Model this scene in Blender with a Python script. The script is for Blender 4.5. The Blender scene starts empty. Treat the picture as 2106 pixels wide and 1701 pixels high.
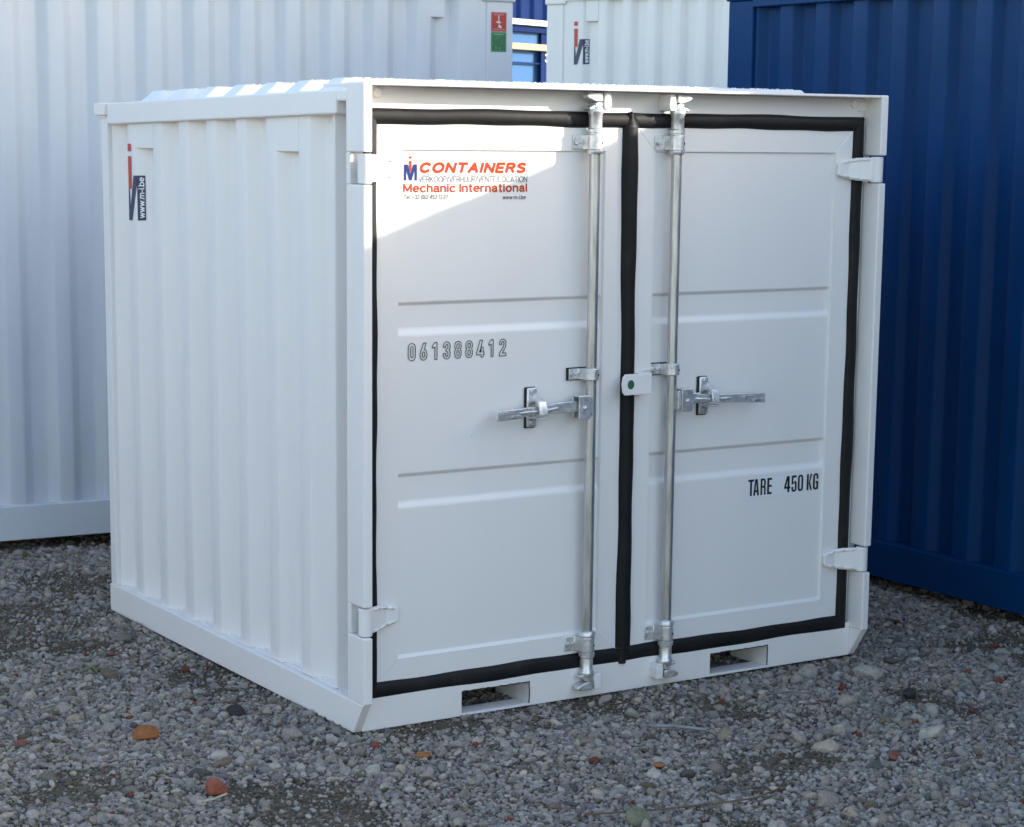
import bpy, bmesh, math, random
import numpy as np
from mathutils import Vector, Matrix, Euler

sc = bpy.context.scene
col = sc.collection
R = math.radians

# ------------------------------------------------------------------ camera, sky, sun, exposure
cam_d = bpy.data.cameras.new('camera')
cam = bpy.data.objects.new('camera', cam_d)
col.objects.link(cam)
r2 = Vector((0.84413691, -0.53602395, 0.01054488))
u2 = Vector((0.08154697, 0.14781122, 0.98564798))
fw = Vector((0.52988958, 0.83116194, -0.16848404))
M = Matrix((r2, u2, -fw)).transposed().to_4x4()
M.translation = Vector((-2.82835219, -5.22855686, 1.73021318))
cam.matrix_world = M
cam_d.sensor_fit = 'HORIZONTAL'
cam_d.sensor_width = 36.0
cam_d.lens = 36.0 * 4317.2 / 2106.0
cam_d.shift_y = (1025 - 850.5) / 2106.0
cam_d.clip_start = 0.1
cam_d.clip_end = 500
cam_d.dof.use_dof = True
cam_d.dof.focus_distance = 6.5
cam_d.dof.aperture_fstop = 14.0
sc.camera = cam

SUN = Vector((1.77, -1.0, 0.59)).normalized()
elev = math.asin(SUN.z)
azim = math.atan2(SUN.x, SUN.y)          # from +Y towards +X
world = bpy.data.worlds.new('World')
sc.world = world
world.use_nodes = True
wn = world.node_tree
sky = wn.nodes.new('ShaderNodeTexSky')
sky.sky_type = 'NISHITA'
sky.sun_disc = False
sky.sun_elevation = elev
sky.sun_rotation = azim
sky.air_density = 1.0
sky.dust_density = 1.4
sky.ozone_density = 0.5
bg = wn.nodes['Background']
bg.inputs['Strength'].default_value = 0.12
wn.links.new(sky.outputs['Color'], bg.inputs['Color'])

sun_d = bpy.data.lights.new('sun', 'SUN')
sun_d.energy = 2.0
sun_d.angle = R(0.53)
sun_d.color = (1.0, 0.93, 0.84)
sun = bpy.data.objects.new('sun', sun_d)
sun.rotation_euler = (-SUN).to_track_quat('-Z', 'Y').to_euler()
sun.location = (8, -6, 8)
col.objects.link(sun)

sc.view_settings.view_transform = 'Standard'
sc.view_settings.look = 'None'
sc.view_settings.gamma = 1.0
sc.view_settings.use_curve_mapping = False
sc.view_settings.exposure = 2.15
sc.cycles.max_bounces = 7
sc.cycles.diffuse_bounces = 4
sc.cycles.glossy_bounces = 3
sc.cycles.transmission_bounces = 2

# ------------------------------------------------------------------ materials
def new_mat(name):
    m = bpy.data.materials.new(name)
    m.use_nodes = True
    nt = m.node_tree
    return m, nt, nt.nodes['Principled BSDF']

def noise(nt, scale, detail=3, rough=.5, vec=None, dim='3D'):
    n = nt.nodes.new('ShaderNodeTexNoise')
    n.inputs['Scale'].default_value = scale
    n.inputs['Detail'].default_value = detail
    n.inputs['Roughness'].default_value = rough
    if vec is not None:
        nt.links.new(vec, n.inputs['Vector'])
    return n

def ramp(nt, fac, stops):
    r = nt.nodes.new('ShaderNodeValToRGB')
    els = r.color_ramp.elements
    while len(els) > 1:
        els.remove(els[-1])
    els[0].position, els[0].color = stops[0][0], (*stops[0][1], 1)
    for p, c in stops[1:]:
        e = els.new(p)
        e.color = (*c, 1)
    nt.links.new(fac, r.inputs['Fac'])
    return r

def objvec(nt):
    return nt.nodes.new('ShaderNodeTexCoord').outputs['Object']

def paint(name, c, rough=.38, var=.04, dirt=.0, peel=.02, spec=.5):
    """sprayed steel paint: faint tone drift, orange peel, a little dust"""
    m, nt, b = new_mat(name)
    v = objvec(nt)
    n1 = noise(nt, 1.6, 5, .6, v)
    lo = tuple(x * (1 - var) for x in c)
    hi = tuple(min(1, x * (1 + var)) for x in c)
    r1 = ramp(nt, n1.outputs['Fac'], [(.3, lo), (.7, hi)])
    out = r1.outputs['Color']
    if dirt > 0:
        mp = nt.nodes.new('ShaderNodeMapping')
        mp.inputs['Scale'].default_value = (14, 14, 1.1)
        nt.links.new(v, mp.inputs['Vector'])
        n2 = noise(nt, 1.0, 6, .65, mp.outputs['Vector'])
        r2_ = ramp(nt, n2.outputs['Fac'], [(.52, (0, 0, 0)), (.78, (dirt,) * 3)])
        mx = nt.nodes.new('ShaderNodeMix')
        mx.data_type = 'RGBA'
        nt.links.new(r2_.outputs['Color'], mx.inputs['Factor'])
        nt.links.new(out, mx.inputs[6])
        mx.inputs[7].default_value = (c[0] * .55, c[1] * .52, c[2] * .47, 1)
        out = mx.outputs[2]
    if name == 'white_paint':
        vo = nt.nodes.new('ShaderNodeTexVoronoi')
        vo.inputs['Scale'].default_value = 26
        nt.links.new(v, vo.inputs['Vector'])
        n6 = noise(nt, 3.1, 3, .6, v)
        sz = nt.nodes.new('ShaderNodeMapRange')
        sz.inputs['From Min'].default_value = .55
        sz.inputs['From Max'].default_value = .75
        sz.inputs['To Max'].default_value = .075
        nt.links.new(n6.outputs['Fac'], sz.inputs['Value'])
        lt = nt.nodes.new('ShaderNodeMath')
        lt.operation = 'LESS_THAN'
        nt.links.new(vo.outputs['Distance'], lt.inputs[0])
        nt.links.new(sz.outputs['Result'], lt.inputs[1])
        mu = nt.nodes.new('ShaderNodeMath')
        mu.operation = 'MULTIPLY'
        nt.links.new(lt.outputs['Value'], mu.inputs[0])
        mu.inputs[1].default_value = .45
        mx2 = nt.nodes.new('ShaderNodeMix')
        mx2.data_type = 'RGBA'
        nt.links.new(mu.outputs['Value'], mx2.inputs['Factor'])
        nt.links.new(out, mx2.inputs[6])
        mx2.inputs[7].default_value = (.22, .19, .16, 1)
        out = mx2.outputs[2]
    nt.links.new(out, b.inputs['Base Color'])
    n3 = noise(nt, 5, 4, .6, v)
    mr = nt.nodes.new('ShaderNodeMapRange')
    mr.inputs['To Min'].default_value = rough - .06
    mr.inputs['To Max'].default_value = rough + .1
    nt.links.new(n3.outputs['Fac'], mr.inputs['Value'])
    nt.links.new(mr.outputs['Result'], b.inputs['Roughness'])
    b.inputs['Specular IOR Level'].default_value = spec
    n4 = noise(nt, 6.0, 2, .5, v)
    n5 = noise(nt, 260, 2, .5, v)
    ad = nt.nodes.new('ShaderNodeMath')
    ad.operation = 'MULTIPLY_ADD'
    nt.links.new(n5.outputs['Fac'], ad.inputs[0])
    ad.inputs[1].default_value = .03
    nt.links.new(n4.outputs['Fac'], ad.inputs[2])
    bp = nt.nodes.new('ShaderNodeBump')
    bp.inputs['Strength'].default_value = peel * 4
    bp.inputs['Distance'].default_value = .02
    nt.links.new(ad.outputs['Value'], bp.inputs['Height'])
    nt.links.new(bp.outputs['Normal'], b.inputs['Normal'])
    return m

def plain(name, c, rough=.5, metal=0., spec=.5):
    m, nt, b = new_mat(name)
    b.inputs['Base Color'].default_value = (*c, 1)
    b.inputs['Roughness'].default_value = rough
    b.inputs['Metallic'].default_value = metal
    b.inputs['Specular IOR Level'].default_value = spec
    return m

def galv(name, c=(.56, .57, .57), streak=True):
    m, nt, b = new_mat(name)
    v = objvec(nt)
    mp = nt.nodes.new('ShaderNodeMapping')
    mp.inputs['Scale'].default_value = (60, 60, 6) if streak else (45, 45, 45)
    nt.links.new(v, mp.inputs['Vector'])
    n = noise(nt, 1, 6, .7, mp.outputs['Vector'])
    r = ramp(nt, n.outputs['Fac'], [(.25, tuple(x * .5 for x in c)), (.45, tuple(x * .9 for x in c)), (.7, tuple(min(1, x * 1.2) for x in c))])
    nt.links.new(r.outputs['Color'], b.inputs['Base Color'])
    b.inputs['Metallic'].default_value = .85 if streak else .7
    mr = nt.nodes.new('ShaderNodeMapRange')
    mr.inputs['To Min'].default_value = .26
    mr.inputs['To Max'].default_value = .48
    nt.links.new(n.outputs['Fac'], mr.inputs['Value'])
    nt.links.new(mr.outputs['Result'], b.inputs['Roughness'])
    bp = nt.nodes.new('ShaderNodeBump')
    bp.inputs['Strength'].default_value = .15
    bp.inputs['Distance'].default_value = .003
    nt.links.new(n.outputs['Fac'], bp.inputs['Height'])
    nt.links.new(bp.outputs['Normal'], b.inputs['Normal'])
    return m

def rubber():
    m, nt, b = new_mat('black_rubber')
    v = objvec(nt)
    n = noise(nt, 9, 6, .65, v)
    r = ramp(nt, n.outputs['Fac'], [(.35, (.008, .008, .009)), (.6, (.012, .012, .013)), (.8, (.028, .027, .025))])
    nt.links.new(r.outputs['Color'], b.inputs['Base Color'])
    b.inputs['Roughness'].default_value = .55
    b.inputs['Specular IOR Level'].default_value = .22
    bp = nt.nodes.new('ShaderNodeBump')
    bp.inputs['Strength'].default_value = .25
    bp.inputs['Distance'].default_value = .01
    nt.links.new(n.outputs['Fac'], bp.inputs['Height'])
    nt.links.new(bp.outputs['Normal'], b.inputs['Normal'])
    return m

def soil():
    m, nt, b = new_mat('soil')
    v = objvec(nt)
    n1 = noise(nt, 3.0, 6, .6, v)
    n2 = noise(nt, 180, 5, .7, v)
    ma = nt.nodes.new('ShaderNodeMath')
    ma.operation = 'MULTIPLY_ADD'
    nt.links.new(n2.outputs['Fac'], ma.inputs[0])
    ma.inputs[1].default_value = .8
    nt.links.new(n1.outputs['Fac'], ma.inputs[2])
    r = ramp(nt, ma.outputs['Value'], [(.55, (.06, .047, .035)), (.9, (.14, .115, .087)), (1.2, (.22, .19, .155))])
    vm = nt.nodes.new('ShaderNodeVectorMath')
    vm.operation = 'DISTANCE'
    nt.links.new(v, vm.inputs[0])
    vm.inputs[1].default_value = (.6, .6, 0)
    mr = nt.nodes.new('ShaderNodeMapRange')
    mr.inputs['From Min'].default_value = 3.6
    mr.inputs['From Max'].default_value = 5.0
    nt.links.new(vm.outputs['Value'], mr.inputs['Value'])
    n3 = noise(nt, 45, 6, .75, v)
    rg_ = ramp(nt, n3.outputs['Fac'], [(.3, (.12, .105, .09)), (.5, (.27, .25, .22)), (.7, (.38, .36, .32))])
    mx = nt.nodes.new('ShaderNodeMix')
    mx.data_type = 'RGBA'
    nt.links.new(mr.outputs['Result'], mx.inputs['Factor'])
    nt.links.new(r.outputs['Color'], mx.inputs[6])
    nt.links.new(rg_.outputs['Color'], mx.inputs[7])
    nt.links.new(mx.outputs[2], b.inputs['Base Color'])
    b.inputs['Roughness'].default_value = .95
    b.inputs['Specular IOR Level'].default_value = .2
    bp = nt.nodes.new('ShaderNodeBump')
    bp.inputs['Strength'].default_value = .9
    bp.inputs['Distance'].default_value = .012
    nt.links.new(n2.outputs['Fac'], bp.inputs['Height'])
    nt.links.new(bp.outputs['Normal'], b.inputs['Normal'])
    return m

def stone_mat(name, instanced, base=None):
    m, nt, b = new_mat(name)
    v = objvec(nt)
    n = noise(nt, 5.0 if instanced else 60., 6, .75, v)
    r = ramp(nt, n.outputs['Fac'], [(.3, (.45, .44, .42)), (.47, (.95, .95, .94)), (.7, (1.2, 1.2, 1.17))])
    mx = nt.nodes.new('ShaderNodeMix')
    mx.data_type = 'RGBA'
    mx.blend_type = 'MULTIPLY'
    mx.inputs['Factor'].default_value = 1.0
    nt.links.new(r.outputs['Color'], mx.inputs[6])
    if instanced:
        a = nt.nodes.new('ShaderNodeAttribute')
        a.attribute_type = 'INSTANCER'
        a.attribute_name = 'tint'
        nt.links.new(a.outputs['Color'], mx.inputs[7])
    else:
        mx.inputs[7].default_value = (*base, 1)
    nt.links.new(mx.outputs[2], b.inputs['Base Color'])
    b.inputs['Roughness'].default_value = .85
    b.inputs['Specular IOR Level'].default_value = .3
    bp = nt.nodes.new('ShaderNodeBump')
    bp.inputs['Strength'].default_value = .5
    bp.inputs['Distance'].default_value = .1 if instanced else .004
    nt.links.new(n.outputs['Fac'], bp.inputs['Height'])
    nt.links.new(bp.outputs['Normal'], b.inputs['Normal'])
    return m

WHITE = paint('white_paint', (.80, .775, .76), .36, .015, .04)
WHITE_FAR = paint('white_paint_weathered', (.80, .76, .73), .42, .03, .12)
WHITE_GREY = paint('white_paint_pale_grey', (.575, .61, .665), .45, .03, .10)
BLUE = paint('blue_paint', (.001, .036, .128), .38, .12, .10, .02, .13)
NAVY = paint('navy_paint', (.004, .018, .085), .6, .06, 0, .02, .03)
SKYBLUE = paint('light_blue_paint', (.05, .125, .28), .6, .06, 0, .02, .03)
GALV = galv('galvanised_steel')
CAST = galv('cast_zinc', (.72, .725, .725), False)
RUBBER = rubber()
BLACK = plain('black_plastic', (.012, .012, .013), .5)
P_RED = plain('print_orange_red', (.50, .055, .013), .6, 0, .1)
P_RED2 = plain('print_red', (.50, .045, .03), .45)
P_BLUE = plain('print_blue', (.02, .038, .17), .6, 0, .1)
P_NAVY = plain('print_navy', (.022, .026, .085), .4)
P_BLACK = plain('print_black', (.012, .012, .014), .5)
P_GREY = plain('print_grey', (.10, .10, .105), .5)
P_WHITE = plain('print_white', (.8, .8, .82), .45)
P_GREEN = plain('print_green', (.015, .13, .065), .45)
P_SIGNRED = plain('sticker_red', (.36, .012, .012), .4)
P_SIGNGREEN = plain('sticker_green', (.012, .14, .045), .4)
FILM = plain('clear_film', (.80, .80, .83), .3)
SOIL = soil()
WOOD = paint('weathered_timber', (.28, .235, .16), .7, .15)

# ------------------------------------------------------------------ mesh helper
class MB:
    def __init__(s):
        s.v, s.f = [], []
    def add(s, vs, fs):
        o = len(s.v)
        s.v += [tuple(p) for p in vs]
        s.f += [tuple(i + o for i in f) for f in fs]
        return s
    def box(s, x0, x1, y0, y1, z0, z1):
        return s.hexa([(x0, y0, z0), (x1, y0, z0), (x1, y1, z0), (x0, y1, z0), (x0, y0, z1), (x1, y0, z1), (x1, y1, z1), (x0, y1, z1)])
    def hexa(s, p):
        return s.add(p, [(0, 3, 2, 1), (4, 5, 6, 7), (0, 1, 5, 4), (1, 2, 6, 5), (2, 3, 7, 6), (3, 0, 4, 7)])
    def prism(s, poly, axis, a0, a1):
        """2D polygon extruded along axis; poly coordinates are the two other axes in xyz order"""
        def mk(q, a):
            l = list(q)
            l.insert('xyz'.index(axis), a)
            return l
        n = len(poly)
        vs = [mk(q, a0) for q in poly] + [mk(q, a1) for q in poly]
        fs = [tuple(range(n)), tuple(range(2 * n - 1, n - 1, -1))]
        fs += [(i, i + n, (i + 1) % n + n, (i + 1) % n) for i in range(n)]
        return s.add(vs, fs)
    def cyl(s, p0, p1, r0, r1=None, n=16, cap=True):
        r1 = r0 if r1 is None else r1
        p0, p1 = Vector(p0), Vector(p1)
        d = (p1 - p0).normalized()
        a = d.orthogonal().normalized()
        b = d.cross(a)
        vs = []
        for p, r in ((p0, r0), (p1, r1)):
            for i in range(n):
                t = 2 * math.pi * i / n
                vs.append(p + a * (r * math.cos(t)) + b * (r * math.sin(t)))
        fs = [(i, (i + 1) % n, (i + 1) % n + n, i + n) for i in range(n)]
        if cap:
            fs += [tuple(range(n - 1, -1, -1)), tuple(range(n, 2 * n))]
        return s.add(vs, fs)
    def lathe(s, cx, cy, prof, n=20):
        vs, fs = [], []
        for r, z in prof:
            for i in range(n):
                t = 2 * math.pi * i / n
                vs.append((cx + r * math.cos(t), cy + r * math.sin(t), z))
        for k in range(len(prof) - 1):
            for i in range(n):
                j = (i + 1) % n
                fs.append((k * n + i, k * n + j, (k + 1) * n + j, (k + 1) * n + i))
        fs.append(tuple(range(n - 1, -1, -1)))
        e = (len(prof) - 1) * n
        fs.append(tuple(range(e, e + n)))
        return s.add(vs, fs)
    def tube(s, pts, r, n=8):
        for a, b in zip(pts[:-1], pts[1:]):
            s.cyl(a, b, r, None, n)
        return s
    def grid(s, rows):
        n, m = len(rows), len(rows[0])
        vs = [p for row in rows for p in row]
        fs = [(i * m + j, i * m + j + 1, (i + 1) * m + j + 1, (i + 1) * m + j) for i in range(n - 1) for j in range(m - 1)]
        return s.add(vs, fs)
    def build(s, name, mat, parent=None, bevel=0., smooth=False, seg=2, fix=True):
        me = bpy.data.meshes.new(name)
        me.from_pydata(s.v, [], s.f)
        if fix:
            bm = bmesh.new()
            bm.from_mesh(me)
            bmesh.ops.recalc_face_normals(bm, faces=bm.faces)
            bm.to_mesh(me)
            bm.free()
        me.materials.append(mat)
        if smooth:
            for p in me.polygons:
                p.use_smooth = True
            if smooth != 'all':
                me.set_sharp_from_angle(angle=R(38))
        o = bpy.data.objects.new(name, me)
        col.objects.link(o)
        if parent is not None:
            o.parent = parent
        if bevel:
            md = o.modifiers.new('bevel', 'BEVEL')
            md.width = bevel
            md.segments = seg
            md.limit_method = 'ANGLE'
            md.angle_limit = R(35)
        return o

def thing(name, label, cat, loc=(0, 0, 0), rz=0., group=None):
    o = bpy.data.objects.new(name, None)
    o.empty_display_size = .2
    col.objects.link(o)
    o.location = loc
    o.rotation_euler = (0, 0, rz)
    o['label'] = label
    o['category'] = cat
    if group:
        o['group'] = group
    return o

def arc(cx, cy, rx, ry, a0, a1, n=8):
    return [(cx + rx * math.cos(R(a0 + (a1 - a0) * i / n)), cy + ry * math.sin(R(a0 + (a1 - a0) * i / n))) for i in range(n + 1)]
def stroke(pts, w):
    quads = []
    for a, b in zip(pts[:-1], pts[1:]):
        v = Vector((b[0] - a[0], b[1] - a[1]))
        if v.length < 1e-6:
            continue
        e = v.normalized() * min(w * .35, v.length)
        n = Vector((-v.y, v.x)).normalized() * w * .5
        quads.append([(a[0] - e.x - n.x, a[1] - e.y - n.y), (b[0] + e.x - n.x, b[1] + e.y - n.y), (b[0] + e.x + n.x, b[1] + e.y + n.y), (a[0] - e.x + n.x, a[1] - e.y + n.y)])
    return quads
# letter skeletons in a unit-height box: (width, strokes)
GLYPH = {
    'C': (.74, [arc(.38, .5, .38, .5, 42, 318, 16)]),
    'O': (.80, [arc(.4, .5, .4, .5, 0, 360, 20)]),
    'N': (.66, [[(0, 0), (0, 1), (.66, 0), (.66, 1)]]),
    'T': (.64, [[(0, 1), (.64, 1)], [(.32, 0), (.32, 1)]]),
    'A': (.70, [[(0, 0), (.35, 1), (.70, 0)], [(.12, .33), (.58, .33)]]),
    'I': (.04, [[(.02, 0), (.02, 1)]]),
    'E': (.56, [[(.56, 1), (0, 1), (0, 0), (.56, 0)], [(0, .52), (.50, .52)]]),
    'R': (.62, [[(0, 0), (0, 1), (.36, 1)] + arc(.36, .76, .24, .24, 90, -90, 8) + [(0, .52)], [(.34, .52), (.62, 0)]]),
    'S': (.62, [arc(.31, .75, .29, .25, 30, 180, 8) + [(.06, .66), (.31, .52), (.56, .40)] + arc(.31, .26, .30, .26, 10, -155, 10)]),
    'V': (.66, [[(0, 1), (.33, 0), (.66, 1)]]),
    'K': (.62, [[(0, 0), (0, 1)], [(.6, 1), (0, .40)], [(.2, .58), (.62, 0)]]),
    'P': (.58, [[(0, 0), (0, 1), (.32, 1)] + arc(.32, .74, .26, .26, 90, -90, 8) + [(0, .48)]]),
    'H': (.64, [[(0, 0), (0, 1)], [(.64, 0), (.64, 1)], [(0, .52), (.64, .52)]]),
    'U': (.64, [[(0, 1), (0, .32)] + arc(.32, .32, .32, .32, 180, 360, 10) + [(.64, 1)]]),
    'L': (.50, [[(0, 1), (0, 0), (.5, 0)]]),
    'M': (.78, [[(0, 0), (0, 1), (.39, .12), (.78, 1), (.78, 0)]]),
    '/': (.30, [[(0, -.08), (.30, 1.05)]]),
    'e': (.52, [[(.02, .38), (.52, .38)] + arc(.27, .37, .26, .36, 0, 310, 16)]),
    'c': (.48, [arc(.26, .36, .26, .36, 45, 315, 14)]),
    'h': (.46, [[(0, 0), (0, 1)], [(0, .48)] + arc(.23, .48, .23, .24, 180, 0, 8) + [(.46, 0)]]),
    'a': (.48, [arc(.23, .53, .20, .20, 165, 0, 8) + [(.43, .1), (.48, 0)], [(.43, .42), (.2, .39)] + arc(.20, .20, .19, .19, 90, 290, 8) + [(.43, .16)]]),
    'n': (.46, [[(0, 0), (0, .72)], [(0, .48)] + arc(.23, .48, .23, .24, 180, 0, 8) + [(.46, 0)]]),
    'i': (.03, [[(.015, 0), (.015, .72)], [(.015, .92), (.015, 1.0)]]),
    't': (.27, [[(.12, .95), (.12, .12), (.18, .01), (.27, .01)], [(0, .72), (.27, .72)]]),
    'r': (.28, [[(0, 0), (0, .72)], [(0, .42), (.08, .63), (.18, .71), (.28, .71)]]),
    'o': (.54, [arc(.27, .36, .27, .36, 0, 360, 18)]),
    'l': (.03, [[(.015, 0), (.015, 1)]]),
    'w': (.72, [[(0, .72), (.18, 0), (.36, .70), (.54, 0), (.72, .72)]]),
    'm': (.78, [[(0, 0), (0, .72)], [(0, .5)] + arc(.195, .5, .195, .22, 180, 0, 8) + [(.39, 0)], [(.39, .5)] + arc(.585, .5, .195, .22, 180, 0, 8) + [(.78, 0)]]),
    'b': (.52, [[(0, 0), (0, 1)], arc(.26, .36, .26, .36, 0, 360, 16)]),
    '.': (.05, [[(.025, .0), (.025, .05)]]),
    '+': (.50, [[(0, .38), (.5, .38)], [(.25, .12), (.25, .64)]]),
    '-': (.26, [[(0, .34), (.26, .34)]]),
    '(': (.18, [arc(.32, .45, .30, .58, 110, 250, 8)]),
    ')': (.18, [arc(-.14, .45, .30, .58, 70, -70, 8)]),
    '0': (.50, [arc(.25, .5, .25, .5, 0, 360, 18)]),
    '1': (.26, [[(0, .78), (.20, 1), (.20, 0)]]),
    '2': (.50, [arc(.25, .73, .24, .27, 170, -20, 9) + [(.0, 0), (.5, 0)]]),
    '3': (.50, [arc(.24, .76, .22, .24, 160, -80, 9), arc(.24, .26, .25, .26, 88, -160, 10)]),
    '4': (.54, [[(.38, 0), (.38, 1), (0, .28), (.54, .28)]]),
    '5': (.50, [[(.44, 1), (.08, 1), (.03, .52)] + arc(.24, .32, .25, .32, 125, -150, 10)]),
    '7': (.48, [[(0, 1), (.48, 1), (.16, 0)]]),
}
def text_mesh(name, body, mat, parent, place, u0, u1, v0, v1, w, shear=0., gap=.26):
    """lettering built of flat strokes: capitals run from v0 to v1, the line fills u0..u1"""
    items, x = [], 0.
    for ch in body:
        if ch == ' ':
            x += .34
            continue
        gw, st = GLYPH[ch]
        items.append((x, st))
        x += gw + gap
    total = x - gap
    su, sv = (u1 - u0) / total, (v1 - v0)
    m = MB()
    i = 0
    for x0, st in items:
        for pl_ in st:
            pp = [(u0 + (x0 + px) * su + shear * py * abs(sv) * (1 if su > 0 else -1), v0 + py * sv) for px, py in pl_]
            for q in stroke(pp, w):
                vs = []
                for u, v in q:
                    p3 = place(u, v)
                    vs.append((p3[0], p3[1] - .00002 * (i % 7), p3[2]))
                m.add(vs, [(0, 1, 2, 3)])
                i += 1
    o = m.build(name, mat, parent, fix=False)
    return o

def flat_shape(name, polys, mat, parent, place, cuts=()):
    me = bpy.data.meshes.new(name)
    bm = bmesh.new()
    for poly in polys:
        bm.faces.new([bm.verts.new((u, v, 0)) for u, v in poly])
    bmesh.ops.triangulate(bm, faces=bm.faces[:])
    for cu in cuts:
        bmesh.ops.bisect_plane(bm, geom=bm.verts[:] + bm.edges[:] + bm.faces[:], plane_co=(cu, 0, 0), plane_no=(1, 0, 0))
    for v in bm.verts:
        v.co = Vector(place(v.co.x, v.co.y))
    bm.to_mesh(me)
    bm.free()
    me.materials.append(mat)
    o = bpy.data.objects.new(name, me)
    col.objects.link(o)
    o.parent = parent
    return o

def rect(u0, u1, v0, v1):
    return [(u0, v0), (u1, v0), (u1, v1), (u0, v1)]

def disc(u, v, r, n=20, sq=1.):
    return [(u + r * math.cos(2 * math.pi * i / n), v + r * sq * math.sin(2 * math.pi * i / n)) for i in range(n)]

# ------------------------------------------------------------------ ground
def ground_h(x, y):
    return -.014 + .006 * np.sin(1.9 * x + .7 * y) + .005 * np.sin(3.1 * y - 1.3 * x + 1.) + .003 * np.sin(7.3 * x + 5.1 * y)

gx = np.concatenate([[-120, -60, -25, -10, -5], np.arange(-3, 4.01, .06), [6, 10, 25, 60, 120]])
gy = np.concatenate([[-120, -60, -25, -10, -5], np.arange(-3, 5.01, .06), [8, 12, 25, 60, 120]])
rows = [[(float(x), float(y), float(ground_h(x, y))) for x in gx] for y in gy]
g = MB().grid(rows).build('ground', SOIL, smooth='all')
g['kind'] = 'structure'
g['label'] = 'brown grey soil of the storage yard under the gravel'

# ------------------------------------------------------------------ the small white container
W, D, H = 1.95, 1.962, 1.885
box6 = thing('storage_container', 'small white storage container with closed double doors, standing on the gravel in front', 'container')

def roof_z(y):
    return 1.8665 - .0141 * (y - .16)

# bottom rails, floor
for s in (0, 1):
    x0, x1 = (0, .028) if s == 0 else (W - .028, W)
    b = MB().prism([(.066, .0), (.004, .097), (D - .004, .101), (D, .1), (D, 0)], 'x', x0, x1)
    b.box(min(x0, x1) + (.028 if s == 0 else -.03), max(x0, x1) + (.03 if s == 0 else -.028), .2, D - .01, .088, .1)
    b.build('bottom_rail', WHITE, box6, .003)
MB().box(.03, W - .03, .10, D - .02, .078, .096).build('floor', WHITE, box6)
MB().box(.029, W - .029, D - .06, D - .002, 0, .1).build('rear_sill', WHITE, box6, .003)

# front sill with the two fork pockets (plates round the openings, pocket walls behind)
P1, P2 = (.372, .617), (1.322, 1.563)
zp0, zp1 = .008, .077
fs = MB()
y0, y1 = .064, .070
fs.box(.029, P1[0], y0, y1, 0, .115).box(P1[1], P2[0], y0, y1, 0, .115).box(P2[1], W - .029, y0, y1, 0, .115)
for a, b_ in (P1, P2):
    fs.box(a, b_, y0, y1, zp1, .115).box(a, b_, y0, y1, 0, zp0)
fs.build('front_sill', WHITE, box6)
for a, b_ in (P1, P2):
    pk = MB()
    pk.box(a - .006, a, y1, .9, 0, zp1).box(b_, b_ + .006, y1, .26, 0, zp1 + .006)
    pk.box(a, b_, y1, .135, 0, .006)
    pk.box(a, b_, y1, .09, zp1, zp1 + .006)
    pk.build('fork_pocket', WHITE, box6)
    rr = random.Random(int(a * 1000))
    ed = MB()
    n_ = 26
    ed.tube([(a + (b_ - a) * k / n_, y0 - .0004, zp1 - .0006 + rr.uniform(-.0018, .0014)) for k in range(n_ + 1)], .0020, 5)
    ed.tube([(b_ - .0004 + rr.uniform(-.001, .001), y0 - .0004, zp0 + (zp1 - zp0) * k / 8) for k in range(9)], .0020, 5)
    ed.build('burnt_cut_edge', plain('burnt_steel_%d' % int(a * 100), (.05, .04, .034), .8), box6, smooth='all')

# corner posts at the door side, notched for the hinges
HZ = (.342, 1.646)
def front_post(s):
    X = (lambda x: x) if s == 0 else (lambda x: W - x)
    p = MB()
    def bx(a, b, c, d, e, f):
        p.box(min(X(a), X(b)), max(X(a), X(b)), c, d, e, f)
    cuts = [.097] + [z for h in HZ for z in (h - .045, h + .045)] + [H]
    for k in range(0, 6, 2):
        bx(.0015, .0305, 0, .104, cuts[k], cuts[k + 1])
    for h in HZ:
        bx(.0015, .0305, .082, .104, h - .045, h + .045)
    o = p.build('corner_post', WHITE, box6, .004)
    # web behind the seal, and recessed strip next to the side panel
    q = MB()
    def bq(a, b, c, d, e, f):
        q.box(min(X(a), X(b)), max(X(a), X(b)), c, d, e, f)
    bq(.0305, .0995, .086, .104, .1, 1.80)
    bq(.080, .10, .104, .226, .1, 1.84)
    q.build('post_web', WHITE, box6)
    return o
for s in (0, 1):
    front_post(s)

# header with lip
hd = MB()
hd.box(.031, W - .031, 0.001, .30, 1.8765, 1.8845)
hd.box(.031, W - .031, .0855, .0955, 1.79, 1.876)
hd.box(.031, W - .031, .104, .30, 1.855, 1.8762)
hdo = hd.build('door_header', WHITE, box6, .0015, seg=1)
for x in (.090, W - .078):
    MB().cyl((x, .076, 1.856), (x, .0856, 1.856), .0135, None, 24).build('plug', WHITE, hdo, .002)

# rear posts and rear wall
for s in (0, 1):
    X = (lambda x: x) if s == 0 else (lambda x: W - x)
    a, b = sorted((X(.004), X(.06)))
    MB().box(a, b, 1.905, D - .002, .1005, 1.80).build('rear_post', WHITE, box6, .004)
    a, b = sorted((X(-.010), X(.075)))
    c = MB().box(a, b, 1.898, 1.992, 1.800, 1.842)
    a, b = sorted((X(-.002), X(.065)))
    c.box(a, b, 1.91, 1.98, 1.790, 1.7995)
    c.build('corner_fitting', WHITE, box6, .003)
MB().box(.06, W - .06, D - .05, D - .03, .1, 1.82).build('rear_wall', WHITE, box6)

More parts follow.
